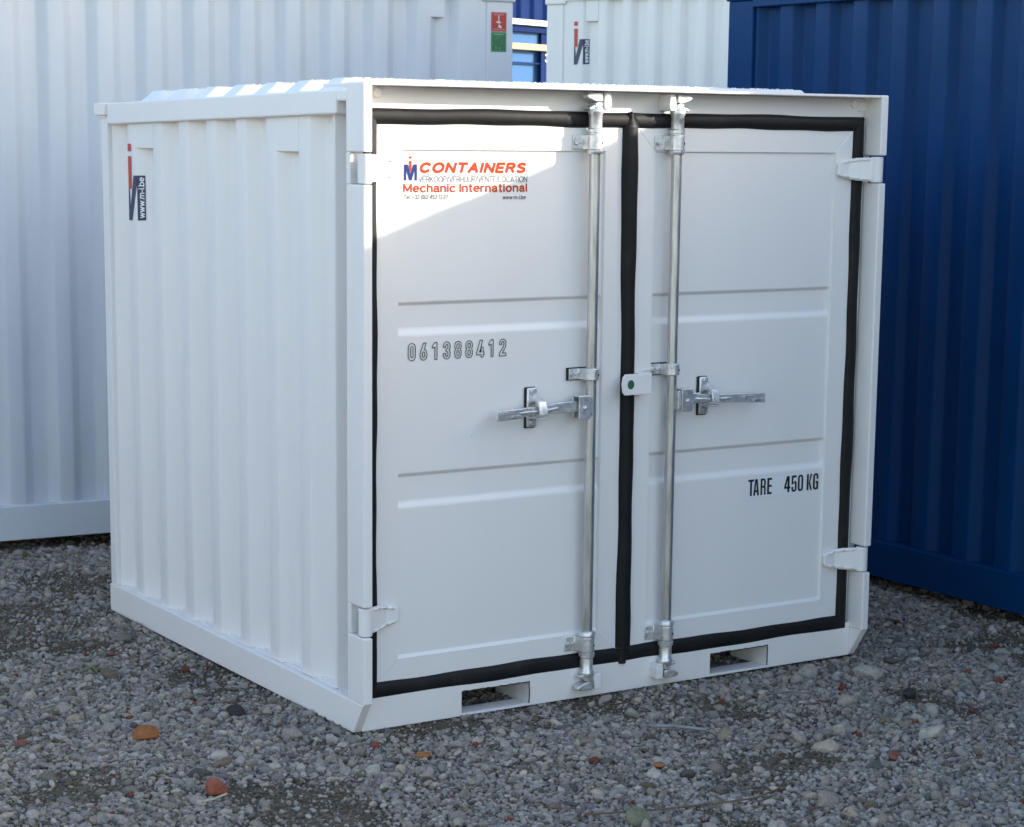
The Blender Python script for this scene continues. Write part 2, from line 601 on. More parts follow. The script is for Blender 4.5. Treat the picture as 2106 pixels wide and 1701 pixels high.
# top side rails
for s in (0, 1):
    X = (lambda x: x) if s == 0 else (lambda x: W - x)
    t = MB()
    def hx(xa, xb, ya, yb, za0, za1, zb0, zb1):
        xa, xb = sorted((X(xa), X(xb)))
        t.hexa([(xa, ya, za0), (xb, ya, za0), (xb, yb, zb0), (xa, yb, zb0), (xa, ya, za1), (xb, ya, za1), (xb, yb, zb1), (xa, yb, zb1)])
    hx(.001, .06, .1635, 1.897, 1.797, 1.8665, 1.768, 1.842)
    hx(.001, .06, .080, .1630, 1.832, 1.8675, 1.832, 1.8665)
    t.build('top_rail', WHITE, box6, .006, seg=3)
    a, b = sorted((X(.010), X(.04)))
    MB().box(a, b, .078, .112, 1.826, 1.8315).build('weld_plate', WHITE, box6, .002)

# corrugated side walls
RS = [1.905 - .2195 * i for i in range(8)]
def side_profile():
    pr = [(1.93, .02)]
    for s in RS:
        pr += [(s, .02), (s - .042, .056), (s - .128, .056), (s - .15, .02)]
    pr += [(.2125, .02), (.2085, .024), (.2085, .086)]
    return pr
PROF = side_profile()
def side_x(y):
    for (ya, xa), (yb, xb) in zip(PROF[:-1], PROF[1:]):
        if yb <= y <= ya and ya > yb:
            return xa + (xb - xa) * (ya - y) / (ya - yb)
    return .02
def bend(pr, r=.006):
    """soften the folds of a profile"""
    out = [pr[0]]
    for a, b, c in zip(pr[:-2], pr[1:-1], pr[2:]):
        va, vb, vc = Vector(a), Vector(b), Vector(c)
        d0, d1 = (va - vb), (vc - vb)
        k0, k1 = min(r, d0.length * .4), min(r, d1.length * .4)
        p0, p1 = vb + d0.normalized() * k0, vb + d1.normalized() * k1
        out += [tuple(p0), tuple((p0 + p1) * .25 + vb * .5), tuple(p1)]
    return out + [pr[-1]]
for s in (0, 1):
    X = (lambda x: x) if s == 0 else (lambda x: W - x)
    pr = bend(PROF)
    rowsl = []
    for z in (.0995, .8, 1.81):
        rowsl.append([(X(x), y, z) for y, x in pr])
    sp = MB().grid(rowsl).build('side_wall', WHITE, box6, smooth='all')
    for i in (1, 6):
        a = RS[i]
        cap = [(X(.021), a + .002), (X(.021), a - .150), (X(.056), a - .126), (X(.056), a - .044)]
        cv = MB()
        cv.prism(cap, 'z', 1.688, 1.812)
        cv.build('vent_cover', WHITE, sp, .0015, seg=1)
    # the weld beads on the rail ledge, one per rib foot
    for i in range(8):
        w = MB()
        ys = np.linspace(RS[i] - .004, RS[i] - .146, 12)
        w.tube([(X(side_x(float(y)) - .002), float(y), .101 + .0012 * math.sin(i * 5 + k * 2.3)) for k, y in enumerate(ys)], .0028, 6)
        w.build('weld_bead', WHITE, sp, smooth='all')

# roof: seven pressed ribs across the box
rz = MB()
yy = [(.09, 0), (.228, 0)]
for k in range(7):
    y = .228 + .2236 * k
    yy += [(y + .001, 0), (y + .055, 1), (y + .135, 1), (y + .175, 0)]
yy += [(1.955, 0)]
xx = [(.02, 0), (.045, 0), (.095, 1), (W - .135, 1), (W - .085, 0), (W - .02, 0)]
yb_ = bend([(a, b * .036) for a, b in yy], .008)
rows = []
for y, hgt in yb_:
    rows.append([(x, y, roof_z(y) - .002 + min(hgt, .036) * 1.12 * (1 if on else 0)) for x, on in xx])
rf = rz.grid(rows).build('roof', WHITE, box6, smooth=True)

# ---- doors
def door_sheet(xa, xb, pa, pb):
    """door leaf as one pressed sheet: frame, sunk panel, two horizontal swages"""
    xs = [xa, pa, pa + .003, pa + .012, pb - .012, pb - .003, pb, xb]
    zs = [.095, .203, .213, .652, .657, .661, .669, .673, .678, .746, .749, .757, .760, 1.161, 1.166, 1.170, 1.178, 1.182, 1.187, 1.250, 1.253, 1.260, 1.263, 1.695, 1.699, 1.80]
    def depth(x, z):
        if x <= pa or x >= pb or z <= .203 or z >= 1.699:
            return .075
        d = .083
        gz = 0
        for g0, g1, g2, g3 in ((.652, .678, .746, .760), (1.161, 1.187, 1.250, 1.263)):
            if g0 < z < g3:
                k = min(1, (z - g0) / (g1 - g0), (g3 - z) / (g3 - g2))
                gz = k * k * (3 - 2 * k)
        return d + .0095 * gz
    return MB().grid([[(x, depth(x, z), z) for x in xs] for z in zs])

def on_panel(u, v):
    return (u, .0818, v)
def on_frame(u, v):
    return (u, .0742, v)

XM = .970
dl = door_sheet(.035, XM - .001, .156, .877).build('door', WHITE, box6)
dr = door_sheet(XM + .001, W - .035, 1.064, W - .155).build('door', WHITE, box6)
dl['label'] = 'left door leaf with the printed company mark and serial number'
dr['label'] = 'right door leaf with the tare lettering'
for d, (oa, ob, ia, ib) in ((dl, (.085, XM - .026, .156, .877)), (dr, (XM + .026, W - .085, 1.064, W - .155))):
    for (p, q) in (((oa, 1.769), (ia, 1.699)), ((ob, 1.769), (ib, 1.699)), ((oa, .141), (ia, .203)), ((ob, .141), (ib, .203))):
        v = Vector((q[0] - p[0], 0, q[1] - p[1])).normalized()
        nrm = Vector((v.z, 0, -v.x)) * .0016
        a, b = Vector((p[0], .0752, p[1])), Vector((q[0], .0752, q[1]))
        MB().hexa([a - nrm, b - nrm, b - nrm - Vector((0, .0016, 0)) * .8, a - nrm - Vector((0, .0016, 0)) * .8, a + nrm, b + nrm, b + nrm - Vector((0, .0004, 0)), a + nrm - Vector((0, .0004, 0))]).build('mitre_weld', WHITE, d)

# rubber gaskets
def gasket(bars, name, parent, seed, y_in=.0745, bulge=.014):
    rnd = random.Random(seed)
    m = MB()
    for (o0, o1, i0, i1) in bars:
        L = (Vector(o1) - Vector(o0)).length
        n = max(12, int(L / .03))
        ph = [rnd.uniform(0, 6.28) for _ in range(6)]
        rowsg = []
        for k in range(n + 1):
            t = k / n
            o = Vector(o0).lerp(Vector(o1), t)
            i = Vector(i0).lerp(Vector(i1), t)
            env = min(1, t * 8, (1 - t) * 8)
            dd = (i - o).normalized()
            s = t * L
            o = o + dd * env * (.0022 * math.sin(s * 7 + ph[0]) + .0012 * math.sin(s * 19 + ph[1]))
            i = i + dd * env * (.0022 * math.sin(s * 6 + ph[2]) + .0012 * math.sin(s * 23 + ph[3]))
            bl = bulge * (1 + .10 * math.sin(s * 9 + ph[4]) * env)
            row = []
            for j in range(9):
                v = j / 8
                p = o.lerp(i, v)
                row.append((p.x, y_in - bl * math.sin(math.pi * v) ** .4, p.y))
            rowsg.append(row)
        m.grid(rowsg)
    return m.build(name, RUBBER, parent, smooth='all')
gasket([((.040, 1.815), (XM, 1.815), (.085, 1.769), (XM - .027, 1.769)),
        ((.040, .087), (.040, 1.815), (.085, .141), (.085, 1.769)),
        ((.040, .087), (XM, .087), (.085, .141), (XM - .027, .141))], 'gasket', dl, 3)
gasket([((XM, 1.815), (W - .040, 1.815), (XM + .027, 1.769), (W - .085, 1.769)),
        ((W - .040, .087), (W - .040, 1.815), (W - .085, .141), (W - .085, 1.769)),
        ((XM, .087), (W - .040, .087), (XM + .027, .141), (W - .085, .141))], 'gasket', dr, 4)
gasket([((.937, 1.769), (.9475, .9), (.993, 1.769), (1.0, .9)), ((.9475, .9), (.947, .141), (1.0, .9), (1.002, .141))], 'centre_gasket', dr, 9, .0742, .0195)
gasket([((.937, 1.77), (.958, 1.816), (.993, 1.77), (.964, 1.818))], 'gasket_end', dr, 10, .0742, .0192)
gasket([((.947, .140), (.951, .090), (1.002, .140), (.985, .089))], 'gasket_end', dr, 10, .0742, .0192)

# hinges
def hinge(s, zc, d):
    X = (lambda x: x) if s == 0 else (lambda x: W - x)
    def yl(x):
        return .020 + .050 * max(0, (x - .03)) / .06 if x < .09 else .070 - .0 * x
    half = [(.020, .037), (.050, .0385), (.08, .037), (.110, .032), (.134, .027), (.149, .021), (.154, .013)]
    m = MB()
    st = []
    for x, h in half:
        yf = .016 + .045 * min(1, max(0, (x - .03) / .075))
        st.append((x, h, yf))
    for (xa, ha, ya), (xb, hb, yb2) in zip(st[:-1], st[1:]):
        m.hexa([(X(xa), ya, zc - ha), (X(xb), yb2, zc - hb), (X(xb), yb2 + .0135, zc - hb), (X(xa), ya + .0135, zc - ha),
                (X(xa), ya, zc + ha), (X(xb), yb2, zc + hb), (X(xb), yb2 + .0135, zc + hb), (X(xa), ya + .0135, zc + ha)])
    bmo = bmesh.new()
    me_ = bpy.data.meshes.new('tmp')
    me_.from_pydata(m.v, [], m.f)
    bmo.from_mesh(me_)
    bmesh.ops.remove_doubles(bmo, verts=bmo.verts, dist=1e-5)
    inner = [f for f in bmo.faces if all(len(e.link_faces) > 2 for e in f.edges)]
    bmesh.ops.delete(bmo, geom=inner, context='FACES_ONLY')
    m2 = MB()
    bmo.verts.index_update()
    m2.v = [tuple(v.co) for v in bmo.verts]
    m2.f = [tuple(v.index for v in f.verts) for f in bmo.faces]
    bmo.free()
    o = m2.build('hinge', WHITE, d, .004, seg=2)
    MB().cyl((X(.020), .026, zc - .0425), (X(.020), .026, zc + .0405), .0205, None, 24).build('hinge_knuckle', WHITE, d, .003, smooth=True)
    for sg in (1, -1):
        pts = [(X(x), y - .0005, zc + sg * (h - .007)) for x, h, y in st[1:-2]]
        MB().tube(pts, .0038, 8).build('hinge_rib', WHITE, d, smooth='all')
    return o
for s, d in ((0, dl), (1, dr)):
    for zc in HZ:
        hinge(s, zc, d)

# locking gear
YB = .045
def gear(bx, s, d, catch_dx, lever_end):
    bar = MB().lathe(bx, YB, [(.0166, .10), (.0166, .9), (.0166, 1.80)], 24).build('locking_bar', GALV, d, smooth=True)
    # cast bar ends with collars
    MB().lathe(bx, YB, [(.0235, 1.690), (.0255, 1.693), (.0255, 1.700), (.0215, 1.702), (.0215, 1.752), (.0250, 1.754), (.0250, 1.764), (.0205, 1.768), (.0205, 1.806), (.0240, 1.812), (.0245, 1.820), (.016, 1.836), (.010, 1.84)], 24).build('bar_end', CAST, d, smooth=True)
    MB().lathe(bx, YB, [(.010, .060), (.016, .064), (.0245, .080), (.0240, .088), (.0205, .094), (.0205, .132), (.0250, .136), (.0250, .147), (.0215, .149), (.0215, .200), (.0265, .202), (.0265, .212), (.0235, .217), (.0185, .2175)], 24).build('bar_end', CAST, d, smooth=True)
    # guides
    for zc, base in ((1.725, .075), (1.024, .083), (.175, .075)):
        tall = .024 if base == .075 else .0185
        gm = MB()
        gm.lathe(bx, YB, [(.0225, zc - tall), (.0245, zc - tall + .002), (.0245, zc + tall - .002), (.0225, zc + tall)], 24)
        pad = .0 if base == .075 else .007
        yp = base - pad
        gm.prism([(bx - .064, yp - .005), (bx - .064, yp), (bx - .012, yp), (bx + .0225, yp - .008), (bx + .0225, YB), (bx - .022, YB), (bx - .030, yp - .005)], 'z', zc - tall + .002, zc + tall - .002)
        go = gm.build('bar_guide', CAST, d, .002, smooth=True)
        if pad:
            MB().box(bx - .0685, bx + .024, yp + .0004, base - .0008, zc - tall - .001, zc + tall + .001).build('guide_pad', BLACK, d)
        for k, xo in enumerate((-.053, -.038)):
            MB().cyl((bx + xo, yp - .005, zc), (bx + xo, yp - (.0125 if k == 0 else .009), zc), .0085 if k == 0 else .0055, None, 6 if k == 0 else 12).build('bolt', CAST, d, .001)
        a = Vector((.56, -.83, 0)).normalized()
        c0 = Vector((bx, YB, zc - .002))
        MB().cyl(c0 + a * .0235, c0 + a * .0250, .0045, None, 14).build('guide_hole', BLACK, d)
    # cams and keepers, top and bottom
    for top in (1, 0):
        Z = (lambda t: 1.815 + t) if top else (lambda t: .085 - t)
        cm = MB()
        cm.prism([(bx - s * -.010, Z(.005)), (bx + s * -.0, Z(.0)), (bx - s * .012, Z(.006)), (bx - s * .014, Z(.026)), (bx - s * -.0, Z(.03)), (bx + s * .012, Z(.026))], 'y', .028, .060)
        cm.prism([(bx + s * .012, Z(.030)), (bx + s * .040, Z(.040)), (bx + s * .043, Z(.050)), (bx + s * .030, Z(.055)), (bx - s * .012, Z(.056)), (bx - s * .014, Z(.030))], 'y', .026, .058)
        cm.prism([(bx + s * .010, Z(.008)), (bx + s * .030, Z(.004)), (bx + s * .034, Z(.012)), (bx + s * .012, Z(.020))], 'y', .030, .062)
        cm.build('cam', CAST, d, .0025, smooth=True)
        kp = MB()
        kx = bx - s * .032
        yb3 = .0855 if top else .064
        yf = .020
        k1 = [(kx - .009, Z(.006)), (kx + .009, Z(.006)), (kx + .014, Z(.022)), (kx + .010, Z(.056)), (kx - .010, Z(.056)), (kx - .014, Z(.022))]
        kp.prism(k1, 'y', yf + .006, yb3)
        kp.cyl((kx + s * .03, yf + .014, Z(.018)), (kx + s * .03, yb3, Z(.018)), .0075, None, 12)
        kp.build('cam_keeper', WHITE, box6, .003)
    # handle: hub, lever, catch
    zc = .927
    hb = MB()
    hx0, hx1 = sorted((bx + s * .020, bx + s * .064))
    hb.box(hx0, hx1, .014, .018, zc - .036, zc + .036).box(hx0, hx1, .018, .052, zc + .031, zc + .036).box(hx0, hx1, .048, .053, zc - .036, zc + .031)
    a, b = sorted((bx + s * .010, bx + s * .022))
    hb.box(a, b, .020, .050, zc - .030, zc + .030)
    hb.build('handle_hub', CAST, d, .0022)
    hm = (hx0 + hx1) / 2
    MB().lathe(0, 0, [(.0075, 0), (.0068, .003), (.0045, .0055), (.001, .0065)], 14).build('rivet', CAST, d, smooth='all')
    rv = d.children[-1]
    rv.rotation_euler = (R(90), 0, 0)
    rv.location = (hm, .0142, zc - .002)
    Lx = abs(lever_end - bx)
    cdx = catch_dx
    stn = [(.030, .930, .0165, .032, .010), (.105, .929, .0165, .032, .010), (cdx - .060, .9285, .0150, .033, .013), (cdx - .02, .9265, .0115, .034, .018), (cdx + .025, .925, .0120, .033, .017), (cdx + .055, .923, .0135, .029, .012), (Lx - .095, .921, .0145, .026, .010), (Lx, .917, .0150, .020, .009)]
    rowsl = []
    for dx, z, hh, y, th in stn:
        x = bx + s * dx
        rowsl.append([(x, y - th * .5, z - hh), (x, y - th * .5, z + hh), (x, y + th * .5, z + hh), (x, y + th * .5, z - hh)])
    lv = MB()
    vs = [p for r_ in rowsl for p in r_]
    fcs = []
    for k in range(len(rowsl) - 1):
        for j in range(4):
            fcs.append((k * 4 + j, k * 4 + (j + 1) % 4, (k + 1) * 4 + (j + 1) % 4, (k + 1) * 4 + j))
    fcs += [(3, 2, 1, 0), tuple(range(len(vs) - 4, len(vs)))]
    lv.add(vs, fcs)
    # raised ridge along the middle of the lever
    ridge = [(cdx - .065, .9285, .0255), (cdx - .02, .9245, .0205), (cdx + .03, .9235, .0205), (cdx + .075, .9225, .0235)]
    for (d0, z0, yy0), (d1, z1, yy1) in zip(ridge[:-1], ridge[1:]):
        lv.cyl((bx + s * d0, yy0, z0), (bx + s * d1, yy1, z1), .0042, .0042, 8)
    lvo = lv.build('handle_lever', CAST, d, .0022, smooth=True)
    # forged marks on the grip
    gx0, gx1 = sorted((bx + s * (Lx - .085), bx + s * (Lx - .012)))
    def grip(u, v):
        return (u, .0185 - .0 * u, v)
    rr = random.Random(5 + int(s))
    for k in range(11):
        u = gx0 + (gx1 - gx0) * k / 11
        zz = .925 if k < 6 else .913
        MB().box(u, u + .004 + rr.random() * .0015, .0135, .0205, zz - .003, zz + .003).build('forge_mark', CAST, d)
    cx = bx + s * cdx
    MB().box(cx - .0215, cx + .0185, .0765, .0825, .866, .992).build('catch_pad', BLACK, d, .006)
    ct = MB().box(cx - .0165, cx + .0185, .0685, .0764, .870, .990)
    ct.build('catch_plate', CAST, d, .006, smooth=True)
    hk = MB()
    hk.prism([(.0690, .972), (.0690, .938), (.050, .950), (.034, .951), (.0205, .944), (.0115, .928), (.0075, .911), (.0035, .9125), (.0065, .934), (.015, .954), (.030, .9615), (.052, .963)], 'x', cx - .012, cx + .017)
    hk.prism([(.069, .896), (.069, .904), (.020, .9075), (.010, .906), (.010, .9015), (.020, .9015)], 'x', cx - .014, cx + .017)
    hk.build('catch_hook', CAST, d, .002, smooth=True)
    for z in (.978, .884):
        MB().cyl((cx, .0685, z), (cx, .060, z), .0088, None, 6).build('bolt', CAST, d, .001)
    MB().cyl((cx - .004, .0676, .9), (cx - .004, .0684, .9), .006, None, 12).build('catch_slot', BLACK, d)
    return bar
gear(.817, -1, dl, .200, .461)
gear(1.124, 1, dr, .148, 1.481)

# lock plate over the gap, with its green dot
lp = MB()
lp.prism([(.930, .954), (1.030, .954), (1.030, 1.019), (.930, 1.019), (.9215, 1.010), (.918, .987), (.9215, .963)], 'y', .022, .028)
lp.box(1.006, 1.030, .028, .076, .957, 1.016)
lpo = lp.build('lock_plate', WHITE, dr, .0015)
flat_shape('lock_plate_dot', [disc(.9505, .9865, .0125, 28, 1.15)], P_GREEN, dr, lambda u, v: (u, .0212, v))
MB().tube([(1.03, .0755, 1.022), (1.045, .0745, 1.0225), (1.06, .0755, 1.022)], .003, 6).build('weld_bead', WHITE, dr, smooth='all')
MB().tube([(1.02, .0755, .951), (1.035, .0745, .9505), (1.05, .0755, .951)], .003, 6).build('weld_bead', WHITE, dr, smooth='all')

# ---- printing on the doors
mk = P_RED
flat_shape('company_mark', [[(.178, 1.611), (.178, 1.657), (.190, 1.657), (.1995, 1.629), (.209, 1.657), (.221, 1.657), (.221, 1.611), (.2135, 1.611), (.2135, 1.642), (.2035, 1.611), (.1955, 1.611), (.1855, 1.642), (.1855, 1.611)]], P_BLUE, dl, on_panel)
flat_shape('company_mark', [rect(.195, .203, 1.6735, 1.680), [(.195, 1.667), (.203, 1.667), (.203, 1.643), (.199, 1.632), (.195, 1.643)]], mk, dl, lambda u, v: (u, .0814, v))
text_mesh('lettering', 'CONTAINERS', mk, dl, on_panel, .232, .587, 1.6360, 1.6595, .0082, .30, .34)
text_mesh('lettering', 'VERKOOP/VERHUUR/VENTE/LOCATION', P_GREY, dl, on_panel, .228, .598, 1.6065, 1.6225, .0020, 0, .20)
text_mesh('lettering', 'Mechanic International', mk, dl, on_panel, .178, .597, 1.5790, 1.6000, .0048, 0, .26)
text_mesh('lettering', 'Tel. +32 (0)2.453.13.07', P_GREY, dl, on_panel, .177, .324, 1.5585, 1.5695, .0019, .22, .26)
text_mesh('lettering', 'www.m-i.be', P_BLACK, dl, on_panel, .513, .593, 1.5560, 1.5665, .0016, .22, .24)
# serial number: outlined digits drawn as double strokes
DIG = {
    '0': [arc(.5, .75, .5, .25, 180, 0) + arc(.5, .25, .5, .25, 0, -180) + [(0, .75)], arc(.5, .70, .17, .12, 180, 0) + arc(.5, .30, .17, .12, 0, -180) + [(.33, .70)]],
    '6': [[(.50, 1), (.88, 1), (.62, .60)] + arc(.52, .33, .48, .30, 80, 0, 4) + arc(.5, .27, .5, .27, 0, -180) + [(0, .33), (.08, .5), (.50, 1)], arc(.5, .36, .17, .12, 180, 0) + arc(.5, .26, .17, .1, 0, -180) + [(.33, .36)]],
    '1': [[(.55, 0), (.55, .74), (.12, .66), (.12, .80), (.55, 1), (.92, 1), (.92, 0), (.55, 0)]],
    '3': [arc(.5, .75, .5, .25, 180, 0) + [(1, .64), (.84, .52), (1, .40)] + arc(.5, .25, .5, .25, 0, -180) + [(0, .33), (.33, .33)] + arc(.5, .26, .17, .11, 180, 360) + [(.67, .37), (.5, .45), (.38, .45), (.38, .58), (.5, .58), (.67, .64)] + arc(.5, .74, .17, .11, 0, 180) + [(.33, .68), (0, .68), (0, .75)]],
    '8': [arc(.5, .77, .5, .23, 180, 0) + [(1, .64), (.86, .53), (1, .42)] + arc(.5, .24, .5, .24, 0, -180) + [(0, .42), (.14, .53), (0, .64), (0, .77)], arc(.5, .77, .18, .09, 180, 0) + arc(.5, .66, .18, .09, 0, -180) + [(.32, .77)], arc(.5, .36, .18, .1, 180, 0) + arc(.5, .24, .18, .1, 0, -180) + [(.32, .36)]],
    '4': [[(.45, 1), (.80, 1), (.50, .30), (.60, .30), (.60, .58), (.90, .58), (.90, .30), (1.02, .30), (1.02, .14), (.90, .14), (.90, 0), (.60, 0), (.60, .14), (0, .14), (0, .28), (.45, 1)], [(.36, .30), (.60, .30), (.60, .55), (.36, .30)]],
    '2': [[(0, 0), (1, 0), (1, .17), (.42, .17), (.92, .52)] + arc(.5, .75, .5, .25, 0, 180) + [(0, .68), (.33, .68)] + arc(.5, .75, .18, .1, 180, 0) + [(.62, .58), (0, .17), (0, 0)]],
}
DX = [(.193, .217), (.233, .256), (.272, .292), (.312, .335), (.351, .373), (.389, .412), (.427, .452), (.467, .486), (.507, .530)]
for ch, (xa, xb) in zip('061388412', DX):
    qs = []
    for loop in DIG[ch]:
        qs += stroke([(xa + px * (xb - xa), 1.0905 + py * .0505) for px, py in loop], .0024)
    dg_ = MB()
    for i, q in enumerate(qs):
        dg_.add([(u, .0812 - .00003 * (i % 5), v) for u, v in q], [(0, 1, 2, 3)])
    dg_.build('serial_digit', P_BLACK, dl, fix=False)
# tare lettering: heavy narrow capitals
TARE = {
    'T': [rect(0, 1, .87, 1), rect(.33, .67, 0, .87)],
    'A': [[(0, 0), (.32, 0), (.56, 1), (.30, 1)], [(.68, 0), (1, 0), (.70, 1), (.44, 1)], rect(.25, .75, .2, .33)],
    'R': [rect(0, .34, 0, 1), [(.34, .87), (.66, .87), (.66, 1), (.34, 1)], [(.66, 1), (.88, .93), (1, .82), (1, .62), (.9, .52), (.66, .56), (.66, .87)], rect(.34, .9, .43, .56), [(.64, .43), (.9, .52), (1, .40), (1, 0), (.68, 0), (.68, .38)]],
    'E': [rect(0, .42, 0, 1), rect(.42, 1, .87, 1), rect(.42, .95, .44, .57), rect(.42, 1, 0, .13)],
    '4': [rect(.52, .86, 0, 1), [(0, .22), (.52, .22), (.52, .35), (.30, .35), (.60, .88), (.52, 1), (.40, 1), (0, .36)], rect(.86, 1, .22, .35)],
    '5': [rect(0, .34, .46, 1), rect(.34, .95, .87, 1), [(.34, .55), (.6, .66), (.85, .64), (1, .53), (1, .14), (.8, 0), (.5, -.01), (.2, 0), (0, .13), (0, .30), (.34, .30), (.34, .14), (.5, .1), (.66, .14), (.66, .48), (.5, .54), (.34, .48)]],
    '0': [[(0, .14), (.2, .01), (.5, -.01), (.5, .1), (.34, .15), (.34, .85), (.5, .9), (.5, 1.01), (.2, .99), (0, .86)], [(1, .14), (.8, .01), (.5, -.01), (.5, .1), (.66, .15), (.66, .85), (.5, .9), (.5, 1.01), (.8, .99), (1, .86)]],
    'K': [rect(0, .34, 0, 1), [(.34, .36), (.66, 1), (1, 1), (.62, .5), (1, 0), (.66, 0), (.40, .40)]],
    'G': [[(0, .14), (.2, .01), (.5, -.01), (.5, .1), (.34, .15), (.34, .85), (.5, .9), (.5, 1.01), (.2, .99), (0, .86)], [(.5, .9), (.66, .85), (.66, .65), (1, .65), (1, .86), (.8, .99), (.5, 1.01)], [(.5, -.01), (.68, .03), (.78, .1), (.82, 0), (1, 0), (1, .52), (.5, .52), (.5, .40), (.66, .40), (.66, .16), (.5, .1)]],
}
TX = [('T', 1.475, 1.499), ('A', 1.4965, 1.5215), ('R', 1.527, 1.549), ('E', 1.555, 1.575), ('4', 1.628, 1.654), ('5', 1.659, 1.681), ('0', 1.686, 1.709), ('K', 1.725, 1.748), ('G', 1.752, 1.775)]
for ch, xa, xb in TX:
    flat_shape('tare_letter', [[(xa + (xb - xa) * u, .5845 + .0545 * v) for u, v in poly] for poly in TARE[ch]], P_BLACK, dr, on_panel)
flat_shape('tare_film', [rect(1.468, 1.724, .576, .646)], FILM, dr, lambda u, v: (u, .0824, v))

# ---- upright company mark on a side wall, following the folds
US = [0, .0695, .0695 + .0528, .0695 + .0528 + .086]
def side_decal(u, v):
    y = RS[0] - .15 - u if u <= .0695 else None
    if y is None:
        t = u - .0695
        if t <= .0528:
            y = RS[1] - t * .042 / .0528
        else:
            y = RS[1] - .042 - (t - .0528)
    return y
def place_side(off):
    def f(u, v):
        y = side_decal(u, v)
        return (side_x(y) - off, y - off * .3, v)
    return f
MARK = [(.0015, 1.592), (.006, 1.592), (.018, 1.488), (.047, 1.593), (.104, 1.594), (.104, 1.440), (.0735, 1.438), (.073, 1.559), (.030, 1.438), (.0015, 1.437)]
sw = [o for o in box6.children if o.name.startswith('side_wall')][0]
def upright_mark(parent, place, cuts, dz=0.):
    sh = lambda poly: [(u, v + dz) for u, v in poly]
    flat_shape('company_mark', [sh(MARK)], P_NAVY, parent, place(.0012), cuts)
    flat_shape('company_mark', [sh(rect(.0, .029, 1.676, 1.702)), sh([(.001, 1.659), (.030, 1.659), (.030, 1.547), (.003, 1.547)])], P_RED2, parent, place(.0016), cuts)
    pl = place(.0018)
    text_mesh('lettering', 'www.m-i.be', P_WHITE, parent, lambda a, b: pl(b, a), 1.449 + dz, 1.586 + dz, .0985, .080, .0036, 0, .2)
upright_mark(sw, place_side, (.0695, .0695 + .0528))

# melt-water beads along the sunlit roof edge
rnd = random.Random(11)
bd = MB()
for k in range(230):
    x = rnd.uniform(.10, W - .16)
    bd.lathe(x, .228 + .055 + rnd.uniform(-.004, .012), [(rnd.uniform(.0012, .003), roof_z(.28) + .0375), (.0018, roof_z(.28) + .0395), (.0006, roof_z(.28) + .0405)], 6)
for k in range(1, 7):
    for j in range(40):
        bd.lathe(rnd.uniform(.10, .45), .228 + .2236 * k + .056 + rnd.uniform(-.004, .01), [(rnd.uniform(.0012, .003), roof_z(.28 + .2236 * k) + .0375), (.0018, roof_z(.28 + .2236 * k) + .0395), (.0006, roof_z(.28 + .2236 * k) + .0405)], 6)
bdo = bd.build('ice_beads', plain('ice', (.85, .88, .9), .25), box6, smooth='all')
bdo['kind'] = 'stuff'

# ------------------------------------------------------------------ the other containers of the yard
def corr_line(L, a, pitch, plat, slope, dep, start):
    """profile (s, depth) of a corrugated wall between a and L-a"""
    pr = [(a, 0)]
    s = a + start
    while s + slope * 2 + plat < L - a - .02:
        pr += [(s, 0), (s + slope, dep), (s + slope + plat, dep), (s + 2 * slope + plat, 0)]
        s += pitch
    pr.append((L - a, 0))
    return pr

